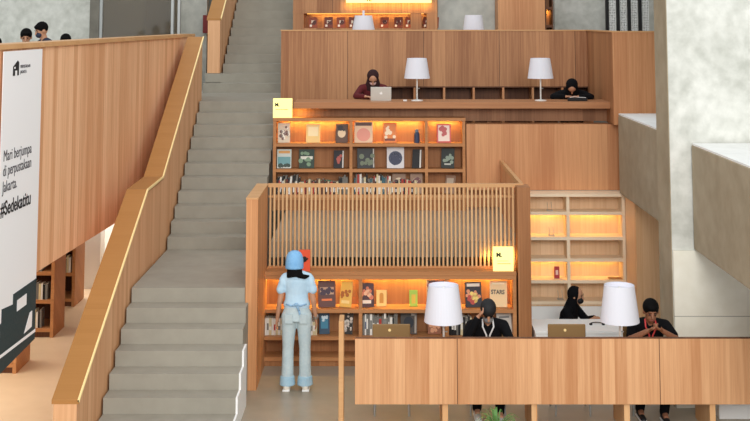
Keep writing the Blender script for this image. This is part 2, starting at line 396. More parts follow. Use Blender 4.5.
bm = bmesh.new(); box(bm, SW-.05, SW, .06, 2.6, sh-.03, sh+.03); obj('side_rail', bm, W_CAPL, T)
bm = bmesh.new(); box(bm, SW-.045, SW-.01, .09, 2.6, Zt-Z(265,S0), sh-.03); obj('side_panel', bm, W_UPL, T)
# ---------------------------------------------------------------- upper desk
T = thing('desk', 'long narrow wooden desk with lamps on the upper level, above the displayed books', 'desk', (0, 18.6, 2.35))
zd = EYE-1.245-2.35
obj('desk_top', bx(X(294,103,18.6), X(611.5,103,18.6), 0, .72, zd-.095, zd), wood('oak_upper_desk', (186,132,90), (164,110,72), horizontal=True), T, bevel=.004)
for x in (-1.3, .2, 1.7, 3.2): obj('leg', bx(x-.03, x+.03, .42, .5, 0, zd-.095), W_UP, T)
UDZ = EYE-1.245
# ---------------------------------------------------------------- lower desk
T = thing('desk', 'long wooden desk across the foreground with a tall vertical-grain front panel', 'desk', (0, 13.15, 0))
px0 = X(355,370,13.15); zpt, zpb = Z(337,13.15), Z(402.5,13.15)
obj('front_panel', bx(px0, 5.2, 0, .04, zpb, zpt), W_FRONT, T)
obj('panel_edge', bx(px0, 5.2, -.004, .045, zpt, zpt+.007), W_DARK, T)
DZ = EYE-3.55
obj('desk_top', bx(px0, 3.42, .04, .72, DZ-.04, DZ), W_CAPL, T)
for a in (445.5, 535, 628, 714):
    xx = X(a,412,13.15); m_ = obj('leg', bx(xx-.03, xx+.03, .05, .66, 0, DZ-.04), wood('oak_leg%d' % a, (226,180,130), (206,150,100)), T)
T = tag(obj('divider_post', bx(-.026, .026, 0, .3, 0, Z(320,12.95)), W_CAPL, loc=(X(341,370,12.95), 12.95, 0), bevel=.006), 'slim upright wooden board standing just left of the foreground desk', 'post')
# level 3 desk
T = thing('desk', 'desk on the top level, hidden behind the long brown parapet', 'desk', (0, 20.72, 3.1))
D3 = EYE-.53
obj('desk_top', bx(-1.6, 3.4, 0, .7, D3-.06-3.1, D3-3.1), W_CAPL, T)
for x in (-1.4, .9, 3.2): obj('leg', bx(x-.03, x+.03, .4, .6, 0, D3-.06-3.1), W_UP, T)
# ---------------------------------------------------------------- lamps
def make_lamp(loc, label, h=.62, sw=.2, swt=.145, shh=.36, kd=1):
    t = thing('table_lamp', label, 'lamp', loc, group='white table lamps')
    bm = bmesh.new(); tube(bm, (0,0,0), (0,0,.012), .09, n=32); tube(bm, (0,0,.012), (0,0,.02), .09, .03, n=32); obj('base', bm, POLE, t, smooth=False)
    bm = bmesh.new(); tube(bm, (0,0,.02), (0,0,h-.02), .012, n=12); obj('pole', bm, POLE, t, smooth=True)
    bm = bmesh.new(); n = 40
    R = [(sw,h-shh),(swt,h),(swt-.004,h),(sw-.004,h-shh)]
    rings = [[bm.verts.new((r*math.cos(2*math.pi*i/n), r*math.sin(2*math.pi*i/n), z)) for i in range(n)] for r, z in R]
    for a in range(4):
        for i in range(n): bm.faces.new([rings[a][i], rings[a][(i+1) % n], rings[(a+1) % 4][(i+1) % n], rings[(a+1) % 4][i]])
    obj('lamp_shade', bm, SHADE, t, smooth=False)
    bm = bmesh.new(); tube(bm, (0,0,h-.05), (0,0,h-.045), swt+.003, n=24); obj('shade_diffuser', bm, SHADE, t)
    bm = bmesh.new(); tube(bm, (0.012,0,.19), (.03,0,.19), .006); ball(bm, (.034,0,.19), .009); obj('switch', bm, METAL, t)
    return t
lp = make_lamp((X(443.5,300,13.5), 13.5, DZ), 'white table lamp left of the person in black holding his head', h=DZ and Z(283.5,13.5)-DZ, sw=.212, swt=.162, shh=.385)
dup(lp, (X(619.5,300,13.5), 13.5, DZ), 0, 'white table lamp beside the person with a lanyard, right end of the foreground desk')
lu = make_lamp((X(417,80,18.95), 18.95, UDZ), 'white table lamp on the upper desk, right of the person in maroon', h=Z(58,18.95)-UDZ, sw=.2, swt=.152, shh=.31)
dup(lu, (X(540.5,80,18.95), 18.95, UDZ), 0, 'white table lamp on the upper desk, left of the person slumped in black')
l3 = make_lamp((X(363.5,22,21.1), 21.1, D3), 'white table lamp standing behind the parapet, in front of the orange-lit top shelf', h=Z(15.5,21.1)-D3, sw=.2, swt=.15, shh=.27)
bm = bmesh.new(); tube(bm, (0,0,Z(15.5,21.1)-D3-.02), (0,0,Z(10.5,21.1)-D3), .02); obj('finial', bm, SHADE, l3)
l4 = make_lamp((X(473.5,22,21.2), 21.2, D3), 'white table lamp standing behind the parapet, in front of the top concrete panel', h=Z(15,21.2)-D3, sw=.185, swt=.15, shh=.27)
# ---------------------------------------------------------------- top level furniture
B0 = 22.6
zs3 = Z(28,B0)
T = bookcase('bookcase', 'top bookcase with an orange-lit row of framed cards above the parapet', X(293,20,B0), X(437.5,20,B0), B0, .3, [3.35, zs3-.0, Z(11,B0)], [X(416,20,B0)], m=W_UP, mb=W_BACK, base=3.1, side_th=.2, led=((1,1.6),))
obj('upper_board', bx(0, X(437.5,20,B0)-X(293,20,B0), .0, .3, Z(10.9,B0)-3.1, Z(-25,B0)-3.1), W_UP, T)
s = thing('light_box_sign', 'long glowing yellow sign at the very top edge above the framed cards', 'sign', (X(346,0,B0-.1), B0-.06, Z(2.8,B0)))
ww = X(431,0,B0)-X(346,0,B0)
obj('sign_box', bx(0, ww, 0, .055, 0, .3), GLOW2, s)
text('sign_text', 'R.', .12, BLACK, s, (ww*.24,-.003,.03), (math.pi/2,0,0), bold=.004)
area('warm_sign_light', (X(388,5,B0), B0-.1, Z(3.6,B0)), (X(388,5,B0), B0+.1, Z(14,B0)), ww, .03, 4, (1,.6,.12))
struct('wall_top_concrete', bx(X(438,15,22.9)+.002, X(495,15,22.9), 22.9, 23.1, 3.1, 6), CON_B)
struct('wall_top_pier', bx(X(495,15,22.9)+.002, X(545,15,22.3), 22.3, 23.1, 3.1, 6), W_UPL)
T = bookcase('bookcase', 'narrow sliver of orange-lit shelving right of the top wooden pier', X(545,15,22.4)+.005, X(552,15,22.4)+.02, 22.4, .4, [3.4, Z(25,22.4), Z(7,22.4), 5.6], [], m=W_DARK, mb=W_BACK, base=3.1, side_th=.02, led=((1,6),))
struct('wall_top_right', bx(X(552,15,23)+.05, 7.4, 23.0, 23.2, 3.1, 8), CON_R)
T = thing('perforated_screen', 'dark vertical bars with white perforated strips behind the upper right parapet', 'screen', (X(606,10,21.4), 21.4, 3.1))
W4 = X(650,10,21.4)-X(606,10,21.4)
PERF = bpy.data.materials.new('perforated_sheet'); PERF.use_nodes = True
nt = PERF.node_tree; tc = nt.nodes.new('ShaderNodeTexCoord'); vo = nt.nodes.new('ShaderNodeTexVoronoi'); vo.inputs['Scale'].default_value = 34; vo.inputs['Randomness'].default_value = .25
lt = nt.nodes.new('ShaderNodeMath'); lt.operation = 'LESS_THAN'; lt.inputs[1].default_value = .28
mx = nt.nodes.new('ShaderNodeMix'); mx.data_type = 'RGBA'; mx.inputs['A'].default_value = (*lin((226,230,228)),1); mx.inputs['B'].default_value = (*lin((70,76,80)),1)
nt.links.new(tc.outputs['Object'], vo.inputs['Vector']); nt.links.new(vo.outputs['Distance'], lt.inputs[0]); nt.links.new(lt.outputs[0], mx.inputs['Factor']); nt.links.new(mx.outputs['Result'], nt.nodes['Principled BSDF'].inputs['Base Color'])
for i in range(4):
    a = W4*i/4
    obj('bar', bx(a, a+.05, 0, .08, 0, 2.6), BLACK, T); obj('perforated_strip', bx(a+.052, a+W4/4-.015, .03, .05, 0, 2.6), PERF, T)
# ---------------------------------------------------------------- lit signs
def sign(px, pyb, D, wpx, hpx, label, name='light_box_sign', m=GLOW, z=None, rz=0):
    z0 = z if z is not None else Z(pyb, D)
    k = D/F
    t = thing(name, label, 'sign', (X(px,pyb,D), D, z0), rz)
    w_, h_ = wpx*k*.95, hpx*k
    obj('sign_box', bx(-w_/2, w_/2, 0, .06, 0, h_), m, t, bevel=.004)
    return t, w_, h_
t, w_, h_ = sign(282.5, 117, 18.62, 20, 19, 'glowing pale yellow sign box on the left end of the terrace bookcase', z=uz[-1])
text('sign_text', 'M.', .07, BLACK, t, (-w_*.4,-.004,h_*.6), (math.pi/2,0,0), bold=.003)
obj('sign_line', bx(-w_*.38, w_*.3, -.003, .0, h_*.42, h_*.45), mat('sign_grey', (190,180,110), .6), t)
area('warm_sign_light', (X(297,112,18.7), 18.66, Z(112,18.7)), (X(300,112,18.9), 18.9, Z(112,18.9)), .12, .08, 1.6, (1,.55,.1))
t, w_, h_ = sign(503.5, 275, 15.78, 21, 23, 'glowing pale yellow sign box standing at the right end of the low bookcase', z=lz[-1])
text('sign_text', 'M.', .075, BLACK, t, (-w_*.35,-.004,h_*.6), (math.pi/2,0,0), bold=.003)
obj('sign_line', bx(-w_*.3, w_*.25, -.003, .0, h_*.42, h_*.44), MATS['sign_grey'], t); obj('sign_line', bx(-w_*.3, w_*.38, -.003, .0, h_*.3, h_*.33), MATS['sign_grey'], t)
area('warm_sign_light', (X(503,272,15.8), 15.92, lz[-1]+.16), (X(503,272,15.8), 16.3, lz[-1]+.1), .5, .05, 1.5, (1,.55,.1))
t, w_, h_ = sign(304.5, 273, 15.78, 11.5, 20, 'orange-red card standing on the low bookcase beside the blue hat', name='standing_card', m=mat('orange_card', (232,88,52), .6), z=lz[-1])
bm = bmesh.new(); ball(bm, (0,-.003,h_*.58), (.03,.004,.035)); tube(bm, (-.03,-.003,h_*.42), (.045,-.003,h_*.62), .014, .008); obj('card_emblem', bm, BLACK, t)

# ================================================================ books
PAGES = mat('paper_pages', (238,232,216), .8)
def colmat(rgb): return mat('cover_%d_%d_%d' % rgb, rgb, .5)
def display_book(px, D, z0, wpx, hpx, rgb, label, art=(), tilt=.2, yaw=0., th=.022, txt=None, cat='book', name='book'):
    k = D/F; w_, h_ = wpx*k, hpx*k/math.cos(tilt)
    xx = X(px, VY+(EYE-z0)*F/D, D)
    t = thing(name, label, cat, (xx, D, z0+th*math.sin(tilt)+.001), yaw); t.rotation_euler = (-tilt, 0, yaw)
    bm = bmesh.new(); box(bm, -w_/2, w_/2, 0, .003, 0, h_); box(bm, -w_/2, w_/2, th-.003, th, 0, h_); box(bm, -w_/2, -w_/2+.004, .003, th-.003, 0, h_)
    obj('cover', bm, colmat(rgb), t); obj('pages', bx(-w_/2+.004, w_/2-.004, .003, th-.003, .004, h_-.004), PAGES, t)
    for a in art:
        kind, c, x, z, sx, sz = a
        bm = bmesh.new()
        if kind == 'o':
            n = 20; prism(bm, [(x*w_+sx*w_*math.cos(2*math.pi*i/n), -.0015, z*h_+sz*w_*math.sin(2*math.pi*i/n)) for i in range(n)], (0, .0015, 0))
        elif kind == 'b': box(bm, (x-sx/2)*w_, (x+sx/2)*w_, -.0012, 0, (z-sz/2)*h_, (z+sz/2)*h_)
        elif kind == 's':
            rr = random.Random(int(px*10))
            prism(bm, [((x+min(sx,sz*.8)*.34*math.cos(u))*w_, -.0009, z*h_+min(sx,sz*.8)*.34*w_*math.sin(u)) for u in [2*math.pi*j/9 for j in range(9)]], (0, .0009, 0))
            for i in range(9):
                a1, b1 = x+rr.uniform(-sx,sx)*.5, z+rr.uniform(-sz,sz)*.5; q = rr.uniform(.09,.17); e = -.0012-.0004*i
                prism(bm, [((a1+q*math.cos(u))*w_, e, b1*h_+q*w_*math.sin(u)) for u in [2*math.pi*j/7+i for j in range(7)]], (0, -e, 0))
        obj('cover_art', bm, colmat(c), t)
    if txt: text('cover_title', txt[0], txt[1], colmat(txt[2]), t, (txt[3]*w_, -.003, txt[4]*h_), (math.pi/2,0,0), sx=txt[5], bold=.002)
    return t
zr = lz[2]; d = L0+.1
display_book(327, d, zr, 17, 24, (92,52,44), 'dark maroon face-out book beside the standing woman, lit shelf', [('b',(190,150,120),0,.62,.8,.28),('b',(226,120,60),0,.28,.6,.08),('s',(60,40,60),0,.6,.7,.2)], yaw=.12)
display_book(345, d, zr, 12, 24, (236,190,96), 'tilted golden yellow book just left of the first shelf divider', [('s',(180,110,60),0,.6,.7,.5),('b',(250,220,150),0,.2,.7,.12)], yaw=-.35)
display_book(367, d, zr, 14, 22, (70,34,36), 'dark red book with a flower-like orange cover, right of the divider', [('s',(214,120,84),0,.6,.7,.4),('b',(238,220,200),0,.22,.6,.14),('s',(240,190,150),.05,.6,.3,.2)], yaw=.1)
display_book(381.5, d+.04, zr, 10, 15, (246,206,120), 'small cream booklet with an amber arch, on the orange-lit shelf', [('b',(210,140,40),0,.45,.4,.5),('o',(210,140,40),0,.7,.2,.2)], yaw=0)
t = display_book(413.5, d+.04, zr, 8, 15, (170,206,70), 'small lime green frame standing alone on the orange-lit shelf', [('b',(226,190,60),0,.45,.5,.55)], yaw=0)
display_book(437, d, zr, 20, 25, (226,190,140), 'cream book hidden behind the left white lamp shade', [('b',(110,60,50),0,.93,.8,.06),('s',(150,80,70),-.2,.7,.4,.3)])
display_book(474, d, zr, 16, 23, (42,38,46), 'black book with a bright comic-like cover, left of the pale title book', [('s',(224,150,110),0,.45,.8,.5),('b',(236,226,210),0,.88,.8,.12),('s',(240,214,120),.05,.4,.4,.4),('s',(180,70,60),-.1,.3,.4,.3)], yaw=.12)
display_book(498.5, d, zr, 17, 24, (232,200,150), 'pale tan book reading STARS at the right end of the lit shelf', [('b',(244,226,190),0,.9,.7,.06)], txt=('STARS',.072,(60,50,50),-.42,.5,.85), yaw=-.08)
zr = lz[1]
display_book(324.5, d, zr, 10, 20, (20,58,84), 'dark blue book standing face-out on the lower shelf beside the woman', [('b',(40,120,150),0,.5,.7,.5),('s',(200,220,230),0,.7,.5,.2)], yaw=.1)
display_book(346.5, d, zr, 11, 22, (60,58,56), 'grey patterned book tilted against the first divider, lower shelf', [('s',(214,206,196),0,.5,.8,.8),('s',(190,180,170),0,.4,.8,.7)], yaw=-.3)
display_book(408.5, d, zr, 16, 21, (74,66,60), 'grey-brown book with a dark round cover figure, behind the left lamp', [('o',(30,34,46),0,.5,.3,.35),('b',(190,180,170),.3,.85,.3,.1),('b',(170,160,150),.42,.5,.12,.9)], yaw=-.1)
display_book(434.5, d, zr, 13, 14, (150,92,60), 'brown picture book low behind the left lamp pole', [('s',(222,160,120),0,.5,.7,.6)])
display_book(505, d, zr, 15, 22, (200,196,188), 'grey-white book tilted behind the shoulder of the man holding his head', [('b',(120,120,120),0,.7,.7,.08)], yaw=.2)
# terrace bookcase displays
d = U0+.09; z1, z2, z3 = uz[3], uz[2], uz[1]
B = display_book
B(284, d, z1, 12, 19, (214,196,170), 'cream patterned book at the left end of the top lit row', [('s',(120,80,70),0,.5,.7,.8),('s',(244,236,220),.1,.5,.7,.7)], yaw=.1)
B(313, d, z1, 14, 18, (244,206,130), 'plain pale yellow book, second in the top lit row', [('b',(252,232,180),0,.6,.7,.5)])
B(341.5, d, z1, 12, 18, (96,70,56), 'dark book with a round cream cover figure beside the left divider', [('o',(232,206,170),0,.5,.33,.36),('s',(60,50,50),0,.75,.6,.2)], yaw=-.08)
B(363.5, d, z1, 18, 20, (232,196,160), 'wide book with a pink disc in the middle of the top lit row', [('o',(226,150,130),0,.38,.38,.36),('b',(90,60,50),0,.88,.9,.14)])
B(390, d, z1, 13, 19, (226,130,60), 'orange book with a pale blossom cover in the top lit row', [('s',(246,224,190),0,.5,.7,.6),('b',(120,60,40),0,.15,.8,.12)])
B(444, d, z1, 14, 18, (206,92,84), 'red-framed cream book alone in the right bay of the lit row', [('b',(242,220,206),0,.5,.8,.84),('s',(190,90,90),0,.5,.5,.6)])
t = thing('water_bottle', 'small dark blue bottle on the lit row beside the right divider', 'bottle', (X(417,140,d), d+.05, z1))
bm = bmesh.new(); tube(bm, (0,0,0), (0,0,.13), .042, .042, 20); tube(bm, (0,0,.13), (0,0,.16), .042, .026, 20); obj('bottle_body', bm, mat('navy', (52,66,96), .4), t, smooth=False)
bm = bmesh.new(); tube(bm, (0,0,.16), (0,0,.2), .028, .028, 20); obj('cap', bm, mat('blue_grey', (96,116,140), .4), t)
B(284, d, z2, 14, 18, (206,214,206), 'pale book with a teal landscape, left end of the middle row', [('b',(110,160,164),0,.4,.9,.4),('b',(222,160,90),0,.85,.8,.14),('s',(50,70,60),0,.15,.8,.1)])
B(306.5, d, z2, 15, 18, (30,54,40), 'dark green leafy book in the middle row', [('s',(120,150,120),0,.5,.8,.7),('b',(220,220,206),0,.55,.8,.16)])
B(338.5, d, z2, 10, 17, (32,28,34), 'small black book with red marks, beside the left divider', [('s',(180,90,80),0,.5,.4,.4),('b',(220,214,206),.42,.5,.12,.95)], yaw=-.1)
B(366, d, z2, 17, 19, (40,40,42), 'black book leaning at the left of the centre bay', [('s',(110,120,96),.1,.4,.7,.5),('b',(206,200,190),.45,.5,.06,.95)], yaw=.1)
B(395.5, d, z2, 17, 20, (214,212,214), 'white book with a dark round engraving in the centre of the middle row', [('o',(60,66,92),0,.48,.4,.4),('o',(190,192,206),0,.48,.3,.3),('s',(50,54,80),0,.45,.4,.4)])
B(416.5, d, z2, 9, 18, (28,26,28), 'narrow black book with a white edge by the right divider', [('b',(226,222,214),.4,.5,.16,.95)], yaw=-.2)
B(447.5, d, z2, 13, 19, (40,46,42), 'dark book with a grey-green cover in the right bay', [('s',(140,156,140),0,.5,.7,.4),('b',(190,190,180),0,.2,.5,.08)], yaw=-.2)
B(325, d, z3, 11, 13, (40,110,76), 'small green box-like book, half hidden by the screen rail', [('b',(90,160,120),0,.7,.7,.2)])
B(399, d, z3, 13, 19, (150,120,96), 'tan book with an ornate dark label, left of a matching one', [('o',(226,206,176),0,.6,.34,.3),('s',(90,50,50),0,.6,.5,.3)])
B(416.5, d, z3, 12, 19, (156,124,100), 'tan book with an ornate label, right one of the matching pair', [('o',(226,206,176),0,.6,.34,.3),('s',(110,60,60),0,.6,.5,.3)])
B(449, d, z3, 10, 17, (150,120,100), 'brown-grey book leaning in the right bay of the lowest row', [('b',(196,180,160),0,.7,.7,.3)], yaw=-.4, tilt=.3)
# rows of upright spines
def spine_proto():
    t = thing('book', 'x', 'book'); 
    bm = bmesh.new(); box(bm, 0, .024, 0, .003, 0, .2); box(bm, 0, .003, 0, .15, 0, .2); box(bm, .021, .024, 0, .15, 0, .2); obj('cover', bm, PAGES, t)
    obj('pages', bx(.0032, .0208, .0032, .145, .004, .196), PAGES, t)
    return t
CN = {(232,228,220):'white', (30,30,32):'black', (178,60,50):'red', (120,118,112):'grey', (50,74,110):'blue', (214,200,160):'cream', (96,60,44):'brown', (60,100,110):'teal', (226,150,90):'orange'}
def spines(x0px, x1px, D, z0, cols, place, group, hmin=.15, hmax=.2, lean=0, seed=1):
    rr = random.Random(seed); yp = VY+(EYE-z0)*F/D
    x, x1 = X(x0px,yp-10,D), X(x1px,yp-10,D)
    n = 0
    while x < x1:
        c = cols[n % len(cols)] if rr.random() < .7 else rr.choice(cols)
        th = rr.uniform(.018,.032); h = rr.uniform(hmin,hmax)
        t = thing('book', '%s spined book %s' % (CN[c], place), 'book', (x+.001, D+rr.uniform(0,.01), z0+.0005), group=group)
        bm = bmesh.new(); box(bm, 0, th, 0, .003, 0, h); box(bm, 0, .002, .003, .15, 0, h); box(bm, th-.002, th, .003, .15, 0, h)
        obj('cover', bm, colmat(c), t)
        obj('pages', bx(.0021, th-.0021, .003, .147, .003, h-.003), PAGES, t)
        if rr.random() < .6:
            c2 = (232,228,220) if c != (232,228,220) else rr.choice([(178,60,50),(120,118,112),(50,74,110)])
            obj('spine_label', bx(.003, th-.003, -.0012, 0, h*.3, h*rr.uniform(.5,.8)), colmat(c2), t)
        if lean: t.rotation_euler = (0, lean, 0); x += .01
        x += th+.002; n += 1
Wc,Bk,Rd,Gy,Bl,Cr,Br,Te,Og = list(CN.keys())
zr = lz[1]; d = L0+.06
spines(265, 281, d, zr, [Wc,Wc,Cr], 'in the pale row left of the standing woman', 'books left of the standing woman', .2, .22, seed=2)
spines(311, 315.5, d, zr, [Wc,Cr], 'in the short stack just right of the standing woman', 'books right of the standing woman', .16, .2, seed=4)
spines(362.5, 397, d, zr, [Gy,Wc,Bk,Gy,Wc,Rd], 'in the packed row behind the left empty chair', 'packed books behind the left empty chair', .2, .27, seed=3)
spines(449, 470, d, zr, [Bk,Cr,Bk,Gy], 'in the row right of the left desk lamp', 'books right of the left desk lamp', .2, .24, seed=5)
d = U0+.06
spines(275.5, 297, d, uz[1], [Bk,Wc,Bk,Gy], 'in the leaning row at the left end of the terrace bookcase', 'leaning books at the left end of the terrace bookcase', .24, .29, lean=.12, seed=6)
spines(338.5, 347.5, d, uz[1], [Bk,Gy,Wc], 'in the short row left of the first terrace divider', 'books left of the first terrace divider', .24, .3, seed=8)
spines(354, 390.5, d, uz[1], [Te,Gy,Rd,Wc,Cr,Wc,Bk,Bk], 'in the mixed packed row of the terrace bookcase', 'mixed books in the centre of the terrace bookcase', .22, .3, seed=9)
for a, b, s_, pl in ((276, 340, 12, 'in the bottom left bay of the terrace bookcase behind the slats'), (355, 415, 13, 'in the bottom centre bay of the terrace bookcase behind the slats')):
    spines(a, b, U0+.06, uz[0], [Br,Rd,Bk,Br,Cr], pl, 'books behind the slats, '+pl.split(' bay')[0].split(' ')[-1], .2, .26, seed=s_)
# books in the left bookcases
for dd, zz, xa, xb, pl, s_ in ((17.2,.5,-4.85,-4.62,'on a lower shelf of the middle left bookcase',21),(17.2,.88,-4.95,-4.7,'on the upper shelf of the middle left bookcase',22),(17.2,1.26,-5.1,-4.8,'on the top shelf of the middle left bookcase',26),(15.5,.12,-4.85,-4.65,'on the bottom shelf of the nearest left bookcase',23),(15.5,.5,-5.1,-4.7,'on the middle shelf of the nearest left bookcase',27),(19.0,.5,-5.05,-4.75,'on a lower shelf of the farthest left bookcase',24),(19.0,.88,-5.05,-4.75,'on the middle shelf of the farthest left bookcase',25),(17.2,.12,-4.9,-4.7,'on the bottom shelf of the middle left bookcase',28)):
    rr = random.Random(s_); x = xa; i = 0
    while x < xb:
        c = [Cr,Wc,Bk,Gy][i % 4]; th = rr.uniform(.022,.035); h = rr.uniform(.2,.25)
        t = thing('book', '%s spined book %s' % (CN[c], pl), 'book', (x, dd, zz), group='books '+pl)
        bm = bmesh.new(); box(bm, 0, th, 0, .003, 0, h); box(bm, 0, .002, .003, .15, 0, h); box(bm, th-.002, th, .003, .15, 0, h); obj('cover', bm, colmat(c), t)
        obj('pages', bx(.0021, th-.0021, .003, .147, .003, h-.003), PAGES, t)
        x += th+.003; i += 1
# framed cards on the top row
nm = ['first', 'second', 'third', 'fourth', 'fifth', 'sixth', 'seventh', 'eighth', 'last']
for i, px in enumerate((313, 328.5, 341, 353, 384, 398, 409, 427, 436-2)):
    c = (150,66,34) if i % 2 == 0 else (120,52,32)
    b = display_book(px, B0+.08, zs3+.0, 8.5, 10.5, c, 'framed brown card, %s from the left on the orange-lit top shelf' % nm[i], [('b',(236,214,190),.05,.55,.5,.3),('b',(240,226,206),-.25,.2,.25,.2),('s',(90,40,30),.1,.5,.4,.3)], cat='card', name='framed_card', yaw=(0 if i < 4 else -.3))
# little things on bleached bookcase
display_book(557, R0+.12, rz[1], 5, 11, (170,50,56), 'small dark red book standing alone in the bleached bookcase', [('b',(230,200,190),0,.5,.5,.4)], tilt=.1)
for px, k, lab in ((550.5,4,'small clear book easel, empty, on the top shelf of the bleached bookcase'), (552,3,'small clear book easel, empty, on the second shelf of the bleached bookcase'), (560,0,'small clear book easel on the lowest visible shelf, above the masked person')):
    t = thing('book_easel', lab, 'easel', (X(px, 250, R0+.1), R0+.1, rz[k]))
    bm = bmesh.new(); tube(bm, (-.03,0,.005), (-.03,.08,.12), .003, n=6); tube(bm, (.03,0,.005), (.03,.08,.12), .003, n=6); obj('support', bm, METAL, t)
    obj('foot', bx(-.045,.045,-.02,.1,0,.005), METAL, t)
t = tag(obj('leaflet', bx(-.1,.1,0,.12,0,.01), mat('leaflet_brown', (150,110,70), .6), loc=(X(616,275,R0+.05), R0+.06, rz[1])), 'flat brown leaflet lying at the right end of a bleached shelf', 'leaflet')

# ================================================================ banner
bd0, bd1 = 11.98, 13.14
p0 = Vector((FX(bd0)+.02, bd0, 0)); p1 = Vector((FX(bd1)+.02, bd1, 0)); BL = (p1-p0).length; ang = math.atan2(p1.y-p0.y, p1.x-p0.x)
btop, bbot = EYE-.31, EYE-3.29
T = thing('banner', 'tall white banner with a slogan and dark green skyline, hanging from the left balcony', 'banner', (p0.x+.012, p0.y, bbot), ang)
bm = bmesh.new(); box(bm, 0, BL, 0, .006, 0, btop-bbot); obj('cloth', bm, mat('banner_white', (240,238,238), .7), T)
GREEN = mat('banner_green', (36,58,62), .7)
def bp(u, py, px):   # u fraction, height from picture row
    dd = bd0+(bd1-bd0)*u; return (u*BL, -.003, Z(py, dd)-bbot)
pts = [(1,277),(.40,293),(.40,303),(.13,308),(.13,322),(0,326),(0,378),(1,337)]
bm = bmesh.new(); prism(bm, [bp(u, y, 0) for u, y in pts], (0,.003,0)); obj('skyline_print', bm, GREEN, T)
bm = bmesh.new(); z_ = .0
prism(bm, [(0,-.006,.02),(BL,-.006,.02),(BL,-.006,.05),(0,-.006,.05)], (0,.003,0))
prism(bm, [bp(u,y,0)[:1]+(-.006,)+bp(u,y,0)[2:] for u, y in ((.50,299),(.74,292),(.74,303),(.50,310))], (0,.003,0))
prism(bm, [bp(u,y,0)[:1]+(-.006,)+bp(u,y,0)[2:] for u, y in ((.0,333),(.09,330),(.09,342),(.0,346))], (0,.003,0))
prism(bm, [bp(u,y,0)[:1]+(-.006,)+bp(u,y,0)[2:] for u, y in ((.70,332),(.84,311),(.90,309),(.90,325))], (0,.003,0))
obj('skyline_windows', bm, MATS['banner_white'], T)
INK = mat('banner_ink', (84,82,86), .7)
def bt(s, u, py, size, sx, bold=0): 
    dd = bd0+(bd1-bd0)*u; text('banner_text', s, size, INK, T, (u*BL, -.003, Z(py,dd)-bbot), (math.pi/2,0,0), sx=sx, bold=bold)
bt('Mari berjumpa', .06, 161, .155, .9); bt('di perpustakaan', .06, 176, .155, .84); bt('Jakarta.', .06, 192, .155, .9)
INK = BLACK; bt('#Sedekatitu', .03, 216, .195, .94, .003)
INK = MATS['banner_ink']
bm = bmesh.new(); zz = Z(75,12.4)-bbot
prism(bm, [(.27,-.003,zz),(.44,-.003,zz),(.44,-.003,zz+.13),(.40,-.003,zz+.15),(.27,-.003,zz+.09)], (0,.003,0)); obj('logo', bm, BLACK, T)
bm = bmesh.new(); prism(bm, [(.33,-.005,zz),(.38,-.005,zz),(.38,-.005,zz+.05),(.33,-.005,zz+.05)], (0,.003,0)); prism(bm, [(.30,-.005,zz+.07),(.33,-.005,zz+.07),(.33,-.005,zz+.09),(.30,-.005,zz+.085)], (0,.003,0)); obj('logo_window', bm, MATS['banner_white'], T)
text('logo_text', 'PERPUSTAKAAN', .045, INK, T, (.48,-.003,zz+.07), (math.pi/2,0,0), sx=.9); text('logo_text', 'JAKARTA', .045, INK, T, (.48,-.003,zz+.015), (math.pi/2,0,0), sx=1)

# ================================================================ chairs
CHB = mat('chair_brown', (138,108,66), .6)
def make_chair(label, loc, rz, group=None):
    t = thing('desk_chair', label, 'chair', loc, rz, group)      # faces -Y
    obj('seat', bx(-.21,.21,-.2,.2,.43,.465), CHB, t, bevel=.012)
    bm = bmesh.new(); box(bm, -.215,.215,.19,.215,.64,.895); obj('backrest', bm, CHB, t, bevel=.01)
    bm = bmesh.new(); tube(bm, (-.02,.188,.83), (-.02,.19,.83), .016, n=16); obj('back_rivet', bm, GOLD, t)
    for sx in (-1,1):
        bm = bmesh.new(); tube(bm, (sx*.19,-.18,0), (sx*.18,-.17,.43), .011); obj('leg', bm, METAL, t)
        bm = bmesh.new(); tube(bm, (sx*.2,.2,0), (sx*.19,.19,.43), .011); obj('leg', bm, METAL, t)
        bm = bmesh.new(); tube(bm, (sx*.19,.19,.43), (sx*.18,.218,.88), .011); obj('back_post', bm, METAL, t)
    return t
ch = make_chair('empty brown-backed chair at the left end of the foreground desk', (X(391.5,335,14.05), 14.02, 0), 0)
dup(ch, (X(569,335,14.05), 14.02, 0), 0, 'empty brown-backed chair between the two seated people at the foreground desk')
